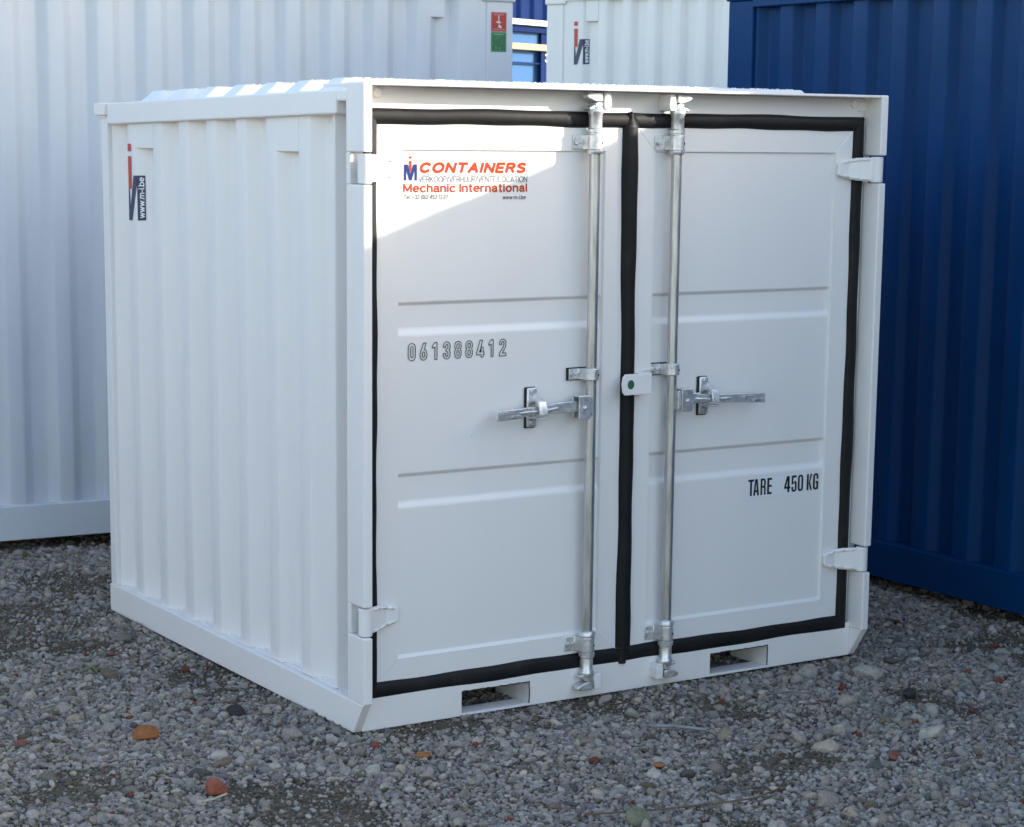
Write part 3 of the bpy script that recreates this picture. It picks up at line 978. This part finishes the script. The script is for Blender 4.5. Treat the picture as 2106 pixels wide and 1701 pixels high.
def yard_container(name, label, mat, loc, rz, L, Wd, Ht, group=None, z0=.04, rail=.147, toprail=.10, post=.14, pitch=.21, plat=.066, slope=.039, dep=.03, start=.03, inset=.012, vents=(), fit=.118, z_base=0.):
    """local frame: x along the long side seen by the camera, that side at y = 0, box behind it at y > 0"""
    t = thing(name, label, 'container', (loc[0], loc[1], z_base), rz, group)
    for yy_, sgn in ((0, 1), (Wd, -1)):
        a, b = sorted((yy_, yy_ + sgn * .06))
        MB().box(post, L - post, a, b, z0, z0 + rail).build('bottom_rail', mat, t, .004)
        MB().box(post, L - post, a, b, Ht - toprail, Ht - .015).build('top_rail', mat, t, .004)
        pr = bend(corr_line(L, post, pitch, plat, slope, dep, start), .008)
        w = MB().grid([[(s, yy_ + sgn * (inset + d_), z) for s, d_ in pr] for z in (z0 + rail - .004, (Ht + z0) / 2, Ht - toprail + .004)]).build('side_wall', mat, t, smooth='all')
        if sgn == 1:
            for vs_ in vents:
                MB().box(vs_[0], vs_[1], inset + .001, inset + dep + .01, vs_[2], Ht - toprail + .004).build('vent_cover', mat, w, .002, seg=1)
    for xx_, sgn in ((0, 1), (L, -1)):
        a, b = sorted((xx_, xx_ + sgn * .06))
        MB().box(a, b, post, Wd - post, z0, z0 + rail).build('end_sill', mat, t, .004)
        MB().box(a, b, post, Wd - post, Ht - toprail, Ht - .015).build('end_header', mat, t, .004)
        pr = bend(corr_line(Wd, post, pitch, plat, slope, dep, start), .008)
        MB().grid([[(xx_ + sgn * (inset + d_), s, z) for s, d_ in pr] for z in (z0 + rail - .004, Ht - toprail + .004)]).build('end_wall', mat, t, smooth='all')
        for yy_, s2 in ((0, 1), (Wd, -1)):
            a, b = sorted((xx_ + sgn * .004, xx_ + sgn * post))
            c, d_ = sorted((yy_ + s2 * .004, yy_ + s2 * post))
            MB().box(a, b, c, d_, z0 + fit, Ht - fit).build('corner_post', mat, t, .006)
            for za in (z0 - .01, Ht - fit):
                a, b = sorted((xx_ - sgn * .006, xx_ + sgn * .162))
                c, d_ = sorted((yy_ - s2 * .006, yy_ + s2 * .162))
                f = MB().box(a, b, c, d_, za, za + fit + .004).build('corner_fitting', mat, t, .008)
                if s2 == 1 and za > 1:
                    flat_shape('fitting_hole', [disc(xx_ + sgn * .085, za + fit * .5, .03, 18, .75)], P_NAVY if mat in (WHITE_FAR, WHITE_GREY) else BLACK, f, lambda u, v: (u, -.0072, v))
    rr_ = [(s, d_) for s, d_ in bend(corr_line(L, .1, .21, .066, .039, .02, .03), .008)]
    MB().grid([[(s, yv, Ht - .012 + .008 - d_) for s, d_ in rr_] for yv in (.03, Wd - .03)]).build('roof', mat, t, smooth='all')
    MB().box(.05, L - .05, .05, Wd - .05, z0 + .09, z0 + .12).build('floor', mat, t)
    return t

# large pale container behind, on the left
dirL = Vector((.99732, -.07318))
rzL = math.atan2(dirL.y, dirL.x)
LEN = 6.06
endR = Vector((.017, 3.237)) + dirL * 2.43
orgL = endR - dirL * LEN
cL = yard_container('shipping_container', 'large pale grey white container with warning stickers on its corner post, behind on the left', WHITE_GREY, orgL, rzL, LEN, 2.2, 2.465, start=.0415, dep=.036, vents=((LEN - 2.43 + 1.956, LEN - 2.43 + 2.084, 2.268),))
kL = LEN - 2.43
pst = [o for o in cL.children if o.name.startswith('corner_post')]
front_right = max((o for o in pst), key=lambda o: sum(v.co.x for v in o.data.vertices) - sum(v.co.y for v in o.data.vertices))
def onL(e):
    return lambda u, v: (kL + u, .004 - e, v)
for nm, mat_, za, zb in (('warning_sticker', P_SIGNRED, 2.2145, 2.300), ('instruction_sticker', P_SIGNGREEN, 2.124, 2.2125)):
    o = flat_shape(nm, [rect(2.312, 2.391, za, zb)], mat_, front_right, onL(.0012))
    # printed border and rows of tiny print, too small to read
    bw = .0018
    flat_shape('print', [rect(2.3145, 2.3885, za + .003, za + .003 + bw), rect(2.3145, 2.3885, zb - .003 - bw, zb - .003), rect(2.3145, 2.3145 + bw, za + .003, zb - .003), rect(2.3885 - bw, 2.3885, za + .003, zb - .003), rect(2.325, 2.376, zb - .0125, zb - .0085)] + ([rect(2.320, 2.382, za + .0085, za + .012)] if mat_ is P_SIGNRED else []), plain('sticker_print_' + nm, (.45, .2, .2) if mat_ is P_SIGNRED else (.18, .38, .28), .5), front_right, onL(.002))
flat_shape('print', [rect(2.348, 2.353, 2.258, 2.287), [(2.333, 2.256), (2.351, 2.262), (2.366, 2.254), (2.352, 2.250)], [(2.345, 2.230), (2.352, 2.248), (2.368, 2.234), (2.358, 2.228), (2.352, 2.236)]], plain('sticker_figure', (.6, .6, .6), .5), front_right, onL(.002))
flat_shape('print', [[(2.327, 2.175), (2.330, 2.178), (2.358, 2.197), (2.356, 2.192)], rect(2.324, 2.3255, 2.146, 2.17), rect(2.366, 2.368, 2.152, 2.178), disc(2.337, 2.142, .005, 10), disc(2.356, 2.140, .005, 10)], plain('sticker_lines', (.08, .25, .16), .5), front_right, onL(.002))

# white container farther back, with the same upright mark
dW = Vector((.28, -.96)).normalized()
rzW = math.atan2(dW.y, dW.x)
LW = 2.99
cW = yard_container('shipping_container', 'white container with an upright blue and red mark, far back beside the blue one', WHITE_FAR, (4.656, 6.172), rzW, LW, 2.2, 2.69, start=.155, plat=.06, slope=.034, pitch=.19, vents=((.318, .418, 2.463),))
wW = [o for o in cW.children if o.name.startswith('side_wall')][0]
corrW = corr_line(LW, .14, .19, .06, .034, .03, .155)
def depW(s):
    for (a, da), (b, db) in zip(corrW[:-1], corrW[1:]):
        if a <= s <= b and b > a:
            return da + (db - da) * (s - a) / (b - a)
    return 0
cutsW = (.0695, .1035)
def placeW(off):
    return lambda u, v: (.2255 + u, .012 + depW(.2255 + u) - off - .001, v)
upright_mark(wW, placeW, cutsW, .762)

# blue containers along the right-hand side; their top edge throws the shadow over the doors
HB = 2.37
def blue_at(y_far, label):
    return yard_container('shipping_container', label, BLUE, (2.78, y_far), R(-90), LEN, 2.2, HB, 'blue containers in a row on the right', z0=.035, rail=.145, post=.165, pitch=.2235, plat=.08, slope=.030, dep=.042, start=.012, inset=.022, toprail=.09, fit=.06)
blue_at(1.925, 'dark blue corrugated container on the right, beside the small white one')
blue_at(1.925 - LEN - .12, 'second dark blue container in the row, nearer than the frame edge')

# stacked containers farther right, out of frame: they shade the rear of the roof and the pale container; topmost added against sun glow
for k, lv in enumerate(('lowest', 'middle', 'added topmost')):
    yard_container('shipping_container', lv + ' container of the tall stack out of frame behind the blue row', BLUE, (8.0, 2.79), R(-90), 6.04, 2.44, 2.59, 'stack out of frame on the right', z_base=k * 2.60)

# unseen grey containers added left of the frame to block sky and bounce warm light
GREY = paint('grey_paint', (.36, .345, .32), .5, .06, .15)
for k in range(2):
    yard_container('shipping_container', ('farther' if k == 0 else 'nearer') + ' grey container of the unseen row added left of the frame to block sky light', GREY, (-8.5, .2 - 6.2 * (k - .5) - 3.0), R(90), 6.04, 2.44, 2.59, 'added grey containers left of the frame')

# blue boxes far behind, seen through the gap
dG = Vector((.93, .36)).normalized()
rzG = math.atan2(dG.y, dG.x)
og = Vector((7.17, 10.25)) - dG * 3.4
low = yard_container('shipping_container', 'light blue container with a white roof edge, glimpsed through the gap far behind', SKYBLUE, og, rzG, 6.06, 2.3, 2.70, toprail=.16, post=.1, dep=.012, slope=.12, plat=.7, pitch=1.2, start=.2)
MB().box(-.05, 6.1, -.10, 2.3, 2.69, 2.735).build('roof_edge', WHITE, low, .004)
MB().box(.0, 4.6, -.06, -.010, 2.485, 2.54).build('timber_batten', WOOD, low, .004)
MB().box(.0, 6.06, -.02, -.008, 2.372, 2.384).build('trim_strip', NAVY, low)
MB().box(3.53, 4.1, -.03, -.012, .2, 2.64).build('dark_post', NAVY, low)
MB().box(-.02, 6.08, -.055, -.008, 2.635, 2.6885).build('painted_shade_band', NAVY, low)  # shade below the roof edge, put in as a navy strip
text_mesh('lettering', '32', P_WHITE, low, lambda u, v: (u, -.034, v), 3.59, 3.69, 2.40, 2.46, .012)
up = yard_container('shipping_container', 'dark navy container stacked above the light blue one, far behind', NAVY, og + Vector((-dG.y, dG.x)) * .9, rzG, 6.06, 2.3, 2.5, z_base=2.70, rail=.06)

# ------------------------------------------------------------------ gravel
def rock_mesh(seed, sub, amp, flat, mat):
    bm = bmesh.new()
    bmesh.ops.create_icosphere(bm, subdivisions=sub, radius=1.)
    rr = random.Random(seed)
    planes = []
    for _ in range(rr.randint(7, 12)):
        n = Vector((rr.gauss(0, 1), rr.gauss(0, 1), rr.gauss(0, 1))).normalized()
        planes.append((n, rr.uniform(.55, .9)))
    offs = [Vector((rr.uniform(-9, 9),) * 3) for _ in range(2)]
    from mathutils import noise as mn
    sx, sy, sz = rr.uniform(.8, 1.2), rr.uniform(.6, .95), rr.uniform(.45, .75) * flat
    for v in bm.verts:
        p = v.co.copy()
        for n, d in planes:
            e = p.dot(n) - d
            if e > 0:
                p -= n * e * .9
        p += p.normalized() * amp * mn.noise(p * 1.7 + offs[0])
        p += p.normalized() * amp * .4 * mn.noise(p * 4.5 + offs[1])
        v.co = Vector((p.x * sx, p.y * sy, p.z * sz)) * .62
    me = bpy.data.meshes.new('pebble')
    bm.to_mesh(me)
    bm.free()
    for p in me.polygons:
        p.use_smooth = True
    me.set_sharp_from_angle(angle=R(42))
    me.materials.append(mat)
    return me

STONE = stone_mat('gravel_stone', True)
rocks = bpy.data.collections.new('pebble_shapes')
for i in range(10):
    rocks.objects.link(bpy.data.objects.new('pebble_%02d' % i, rock_mesh(100 + i, 2, .16, 1., STONE)))
for i in range(4):
    rocks.objects.link(bpy.data.objects.new('pebble_%02d' % (10 + i), rock_mesh(200 + i, 3, .2, 1.05, STONE)))

rg = np.random.default_rng(4)
def lattice_noise(x, y, sc_, seed):
    r_ = np.random.default_rng(seed)
    g_ = r_.random((64, 64))
    fx, fy = x * sc_ + 20, y * sc_ + 20
    ix, iy = np.floor(fx).astype(int), np.floor(fy).astype(int)
    tx, ty = fx - ix, fy - iy
    tx, ty = tx * tx * (3 - 2 * tx), ty * ty * (3 - 2 * ty)
    g = lambda a, b: g_[a % 64, b % 64]
    return (g(ix, iy) * (1 - tx) + g(ix + 1, iy) * tx) * (1 - ty) + (g(ix, iy + 1) * (1 - tx) + g(ix + 1, iy + 1) * tx) * ty
def region(x, y):
    """ground the camera can see, plus a margin"""
    q = (x + 2.828, y + 5.2286)
    f_ = q[0] * .5376 + q[1] * .8432
    s_ = (q[0] * .8432 - q[1] * .5376) / f_
    vis = (np.abs(s_) < .29) & (f_ > 4.55) & (f_ < 10.6)
    under = (x > .14) & (x < 1.80) & (y > .55) & (y < 1.85)
    right = (x < 3.1)
    behind = y < 3.9
    return vis & ~under & right & behind
pts, scl, idx, zof, msk = [], [], [], [], []
def scatter(n, lo, hi, big, zk, use_mask, power=1.):
    x = rg.uniform(-2.2, 3.1, n)
    y = rg.uniform(-2.4, 3.9, n)
    k = region(x, y)
    m = .55 * lattice_noise(x, y, 2.4, 7) + .3 * lattice_noise(x, y, 6.1, 8) + .15 * lattice_noise(x, y, 17., 9)
    if use_mask:
        k &= rg.random(n) < np.clip((m - .34) * 7.,   .72 if use_mask == 2 else .09, 1.)
    x, y, m = x[k], y[k], m[k]
    u = rg.random(len(x)) ** power
    s = lo * (hi / lo) ** u
    # keep the bigger stones clear of the container's footprint
    rad = s * .5
    inside = (x > -.004 - rad) & (x < 1.954 + rad) & (y > .05 - rad) & (y < 1.97 + rad)
    ok = ~(inside & (s > .018))
    x, y, s, m = x[ok], y[ok], s[ok], m[ok]
    msk.append(m)
    pts.append(np.stack([x, y], 1)); scl.append(s)
    idx.append(rg.integers(10, 14, len(x)) if big else rg.integers(0, 10, len(x)))
    zof.append(s * zk * rg.uniform(.5, 1.25, len(x)))
scatter(420000, .0045, .011, False, .16, 2)
scatter(290000, .009, .020, False, .28, True)
scatter(24000, .019, .036, False, .27, True, 1.6)
scatter(900, .034, .062, True, .18, True, 2.0)
P_ = np.concatenate(pts); S_ = np.concatenate(scl); I_ = np.concatenate(idx); Z_ = np.concatenate(zof)
N = len(P_)
zz = ground_h(P_[:, 0], P_[:, 1]) + Z_
me = bpy.data.meshes.new('gravel')
me.from_pydata(np.column_stack([P_, zz]).tolist(), [], [])
def attr(nm, typ, arr, field):
    a = me.attributes.new(nm, typ, 'POINT')
    a.data.foreach_set(field, np.ascontiguousarray(arr, dtype=np.int32 if typ == 'INT' else np.float32).ravel())
attr('rot', 'FLOAT_VECTOR', np.stack([rg.normal(0, .35, N), rg.normal(0, .35, N), rg.uniform(0, 6.283, N)], 1), 'vector')
attr('scl', 'FLOAT_VECTOR', S_[:, None] * rg.uniform(.85, 1.15, (N, 3)), 'vector')
attr('idx', 'INT', I_, 'value')
M_ = np.concatenate(msk)
val = np.clip(rg.normal(.30, .08, N), .10, .55)
val = np.where(S_ < .011, val * .85, val)
hue = rg.normal(0, 1, N)
tint = np.stack([val * (1.12 + .04 * hue), val * (.985 + .01 * hue), val * (.87 - .04 * hue)], 1)
pick = rg.random(N)
def recol(mask, c, v):
    k = int(mask.sum())
    f = rg.uniform(1 - v, 1 + v, k)
    tint[mask] = np.array(c)[None] * f[:, None]
recol((S_ < .012) & (rg.random(N) < np.clip((.47 - M_) * 5, .08, .75)), (.16, .125, .09), .4)
recol(pick < .055, (.17, .135, .095), .35)
recol((pick > .055) & (pick < .062) & (S_ > .008), (.21, .065, .04), .3)
recol((pick > .07) & (pick < .095), (.12, .118, .115), .3)
recol((pick > .13) & (pick < .17), (.46, .415, .37), .12)
attr('tint', 'FLOAT_VECTOR', tint, 'vector')
gv = bpy.data.objects.new('gravel', me)
col.objects.link(gv)
gv['kind'] = 'stuff'
gv['label'] = 'loose grey limestone gravel covering the yard'
ng = bpy.data.node_groups.new('gravel_scatter', 'GeometryNodeTree')
ng.interface.new_socket('Geometry', in_out='INPUT', socket_type='NodeSocketGeometry')
ng.interface.new_socket('Geometry', in_out='OUTPUT', socket_type='NodeSocketGeometry')
gi, go_ = ng.nodes.new('NodeGroupInput'), ng.nodes.new('NodeGroupOutput')
ci = ng.nodes.new('GeometryNodeCollectionInfo')
ci.inputs['Collection'].default_value = rocks
ci.inputs['Separate Children'].default_value = True
ci.inputs['Reset Children'].default_value = True
ip = ng.nodes.new('GeometryNodeInstanceOnPoints')
ip.inputs['Pick Instance'].default_value = True
def named(nm, typ):
    n = ng.nodes.new('GeometryNodeInputNamedAttribute')
    n.data_type = typ
    n.inputs['Name'].default_value = nm
    return [o for o in n.outputs if o.enabled and o.name == 'Attribute'][0]
ng.links.new(gi.outputs[0], ip.inputs['Points'])
ng.links.new(ci.outputs[0], ip.inputs['Instance'])
ng.links.new(named('idx', 'INT'), ip.inputs['Instance Index'])
e2r = ng.nodes.new('FunctionNodeEulerToRotation')
ng.links.new(named('rot', 'FLOAT_VECTOR'), e2r.inputs[0])
ng.links.new(e2r.outputs[0], ip.inputs['Rotation'])
ng.links.new(named('scl', 'FLOAT_VECTOR'), ip.inputs['Scale'])
ng.links.new(ip.outputs[0], go_.inputs[0])
gv.modifiers.new('scatter', 'NODES').node_group = ng
print('gravel stones', N)

# ------------------------------------------------------------------ single stones and scraps that stand out
def stone(name, label, cat, x, y, size, base, seed, flat=1., sink=.25, group=None, rot=None):
    m = rock_mesh(seed, 3, .14, flat, stone_mat('stone_%d' % seed, False, base))
    for v in m.vertices:
        v.co *= size
    o = bpy.data.objects.new(name, m)
    col.objects.link(o)
    o.location = (x, y, float(ground_h(x, y)) + size * (.30 - sink * .3))
    o.rotation_euler = rot or (random.Random(seed).uniform(-.3, .3), random.Random(seed + 1).uniform(-.3, .3), random.Random(seed + 2).uniform(0, 6))
    o['label'] = label
    o['category'] = cat
    if group:
        o['group'] = group
    return o
GRP = 'larger stones lying on the gravel'
BRK = 'broken brick pieces on the gravel'
BR = (.20, .072, .048)
stone('brick_fragment', 'rounded red brick fragment standing on end in the left foreground', 'brick', -.575, -.234, .062, (.27, .085, .05), 31, 1.25, .1, BRK, (.9, .2, .6))
stone('brick_fragment', 'flat dark red brick piece at the left edge of the picture', 'brick', -.872, .475, .05, BR, 32, .6, .3, BRK)
stone('brick_fragment', 'small red brick piece near the bottom front corner of the white container', 'brick', .007, -.06, .03, BR, 33, .9, .2, BRK)
stone('brick_fragment', 'orange brick flake lying in front of the left fork pocket', 'brick', .073, -.22, .04, (.30, .12, .04), 34, .6, .2, BRK)
stone('brick_fragment', 'orange brown flake in the middle foreground, beside pale stones', 'brick', .593, -.647, .046, (.30, .12, .045), 35, .5, .2, BRK)
stone('brick_fragment', 'dull red brick lump near the right foreground edge', 'brick', 1.226, -.925, .05, BR, 36, .7, .3, BRK)
stone('brick_fragment', 'small bright red brick bit on the right, beyond the big pale stone', 'brick', 1.524, -.686, .034, (.32, .07, .05), 37, .8, .2, BRK)
stone('brick_fragment', 'red brick bit on the left near the foot of the container side', 'brick', -.24, 1.36, .042, BR, 38, .7, .3, BRK)
stone('dark_stone', 'blackish lump of stone beside the long side of the white container', 'stone', -.201, .446, .058, (.035, .032, .03), 39, .9, .2, GRP)
stone('dark_stone', 'blackish lump of stone at the far right, by the blue container', 'stone', 1.75, -.42, .06, (.04, .036, .033), 40, .9, .2, GRP)
for k, (x, y, s_, v, lab) in enumerate([
        (1.803, -.168, .085, .30, 'large pale stone just off the right front corner of the white container'),
        (1.65, -.05, .075, .27, 'large grey stone under the right end of the front sill'),
        (1.56, -.10, .06, .25, 'rounded grey stone beside the right fork pocket'),
        (1.463, -.834, .075, .34, 'big pale angular stone near the right edge of the foreground'),
        (1.26, -.655, .062, .30, 'pale pointed stone left of the big angular one on the right'),
        (.942, -.499, .05, .26, 'tan squared stone in the middle of the foreground'),
        (.846, -.164, .05, .24, 'grey stone in front of the middle of the front sill'),
        (.267, -.994, .07, .22, 'mossy grey stone at the bottom edge, right of the middle'),
        (.53, -.71, .055, .36, 'whitish stone beside the orange brown flake'),
        (-.44, .05, .055, .36, 'whitish stone left of the container corner in the foreground'),
        (-.12, -.28, .05, .33, 'pale wedge shaped stone in front of the container corner'),
        (1.66, -.62, .06, .28, 'grey stone to the right, behind the big angular one')]):
    c = (v * 1.08, v * .99, v * .87) if k not in (5, 7) else ((.25, .215, .15) if k == 5 else (.17, .17, .11))
    stone('large_stone', lab, 'stone', x, y, s_, c, 60 + k, 1.1, .3, GRP)

# curved shard of an orange roof tile
ts = MB()
rowt = []
for i in range(9):
    a = R(20 + 140 * i / 8)
    wv = .052 * math.sin(math.pi * (i + .6) / 9.2) ** .6
    rowt.append([(.042 * math.cos(a), -wv * .5, .024 * math.sin(a)), (.042 * math.cos(a), wv * .5, .024 * math.sin(a) + .004)])
ts.grid(rowt)
tso = ts.build('roof_tile_shard', stone_mat('terracotta', False, (.30, .115, .04)), None, smooth='all')
sd = tso.modifiers.new('thickness', 'SOLIDIFY')
sd.thickness = .009
tso.location = (-.533, .352, float(ground_h(-.533, .352)) + .012)
tso.rotation_euler = (.5, -.1, R(-28))
tso['label'] = 'curved orange roof tile shard leaning in the gravel, left foreground'
tso['category'] = 'tile'

# splinter of wood, twigs, a weed
def stick(name, label, cat, pts_, r, mat):
    o = MB().tube(pts_, r, 7).build(name, mat, None, smooth='all')
    o['label'] = label
    o['category'] = cat
    return o
DRY = plain('dry_wood', (.40, .36, .28), .8)
STRAW = plain('grey_straw', (.17, .16, .15), .8)
TWIG = plain('brown_twig', (.13, .09, .055), .85)
stick('wood_splinter', 'pale wood splinter beside the standing red brick fragment', 'splinter', [(-.665, -.335, .010), (-.63, -.345, .016), (-.595, -.345, .024)], .0035, DRY)
stick('dry_twig', 'long thin brown twig lying along the bottom edge, right of the middle', 'twig', [(.15, -.93, .008), (.32, -1.00, .012), (.47, -1.03, .010), (.60, -1.06, .014), (.72, -1.02, .010)], .0028, TWIG)
stick('metal_strip', 'grey bent metal strip lying in front of the middle of the container', 'metal strip', [(.78, -.36, .014), (.83, -.40, .017), (.90, -.47, .012)], .005, plain('grey_strip', (.24, .25, .26), .6))
stick('straw', 'pale grey straw on the bare soil by the right fork pocket', 'straw', [(1.33, -.22, .006), (1.40, -.25, .010), (1.46, -.29, .007)], .003, STRAW)
wd = thing('weed', 'tiny yellow green weed between the stones on the left', 'weed', (-.373, 1.166, float(ground_h(-.373, 1.166))))
LEAF = plain('leaf_green', (.12, .15, .025), .6)
for k in range(6):
    a = k * 1.05 + .3
    l, h = .035 + .01 * (k % 3), .018 + .008 * (k % 2)
    ca, sa = math.cos(a), math.sin(a)
    lf = MB().grid([[(0, 0, 0), (0, 0, .001)], [(ca * l * .5 - sa * .007, sa * l * .5 + ca * .007, h), (ca * l * .5 + sa * .007, sa * l * .5 - ca * .007, h)], [(ca * l, sa * l, h * .8), (ca * l, sa * l, h * .8 + .001)]])
    lf.build('leaf', LEAF, wd, smooth='all')
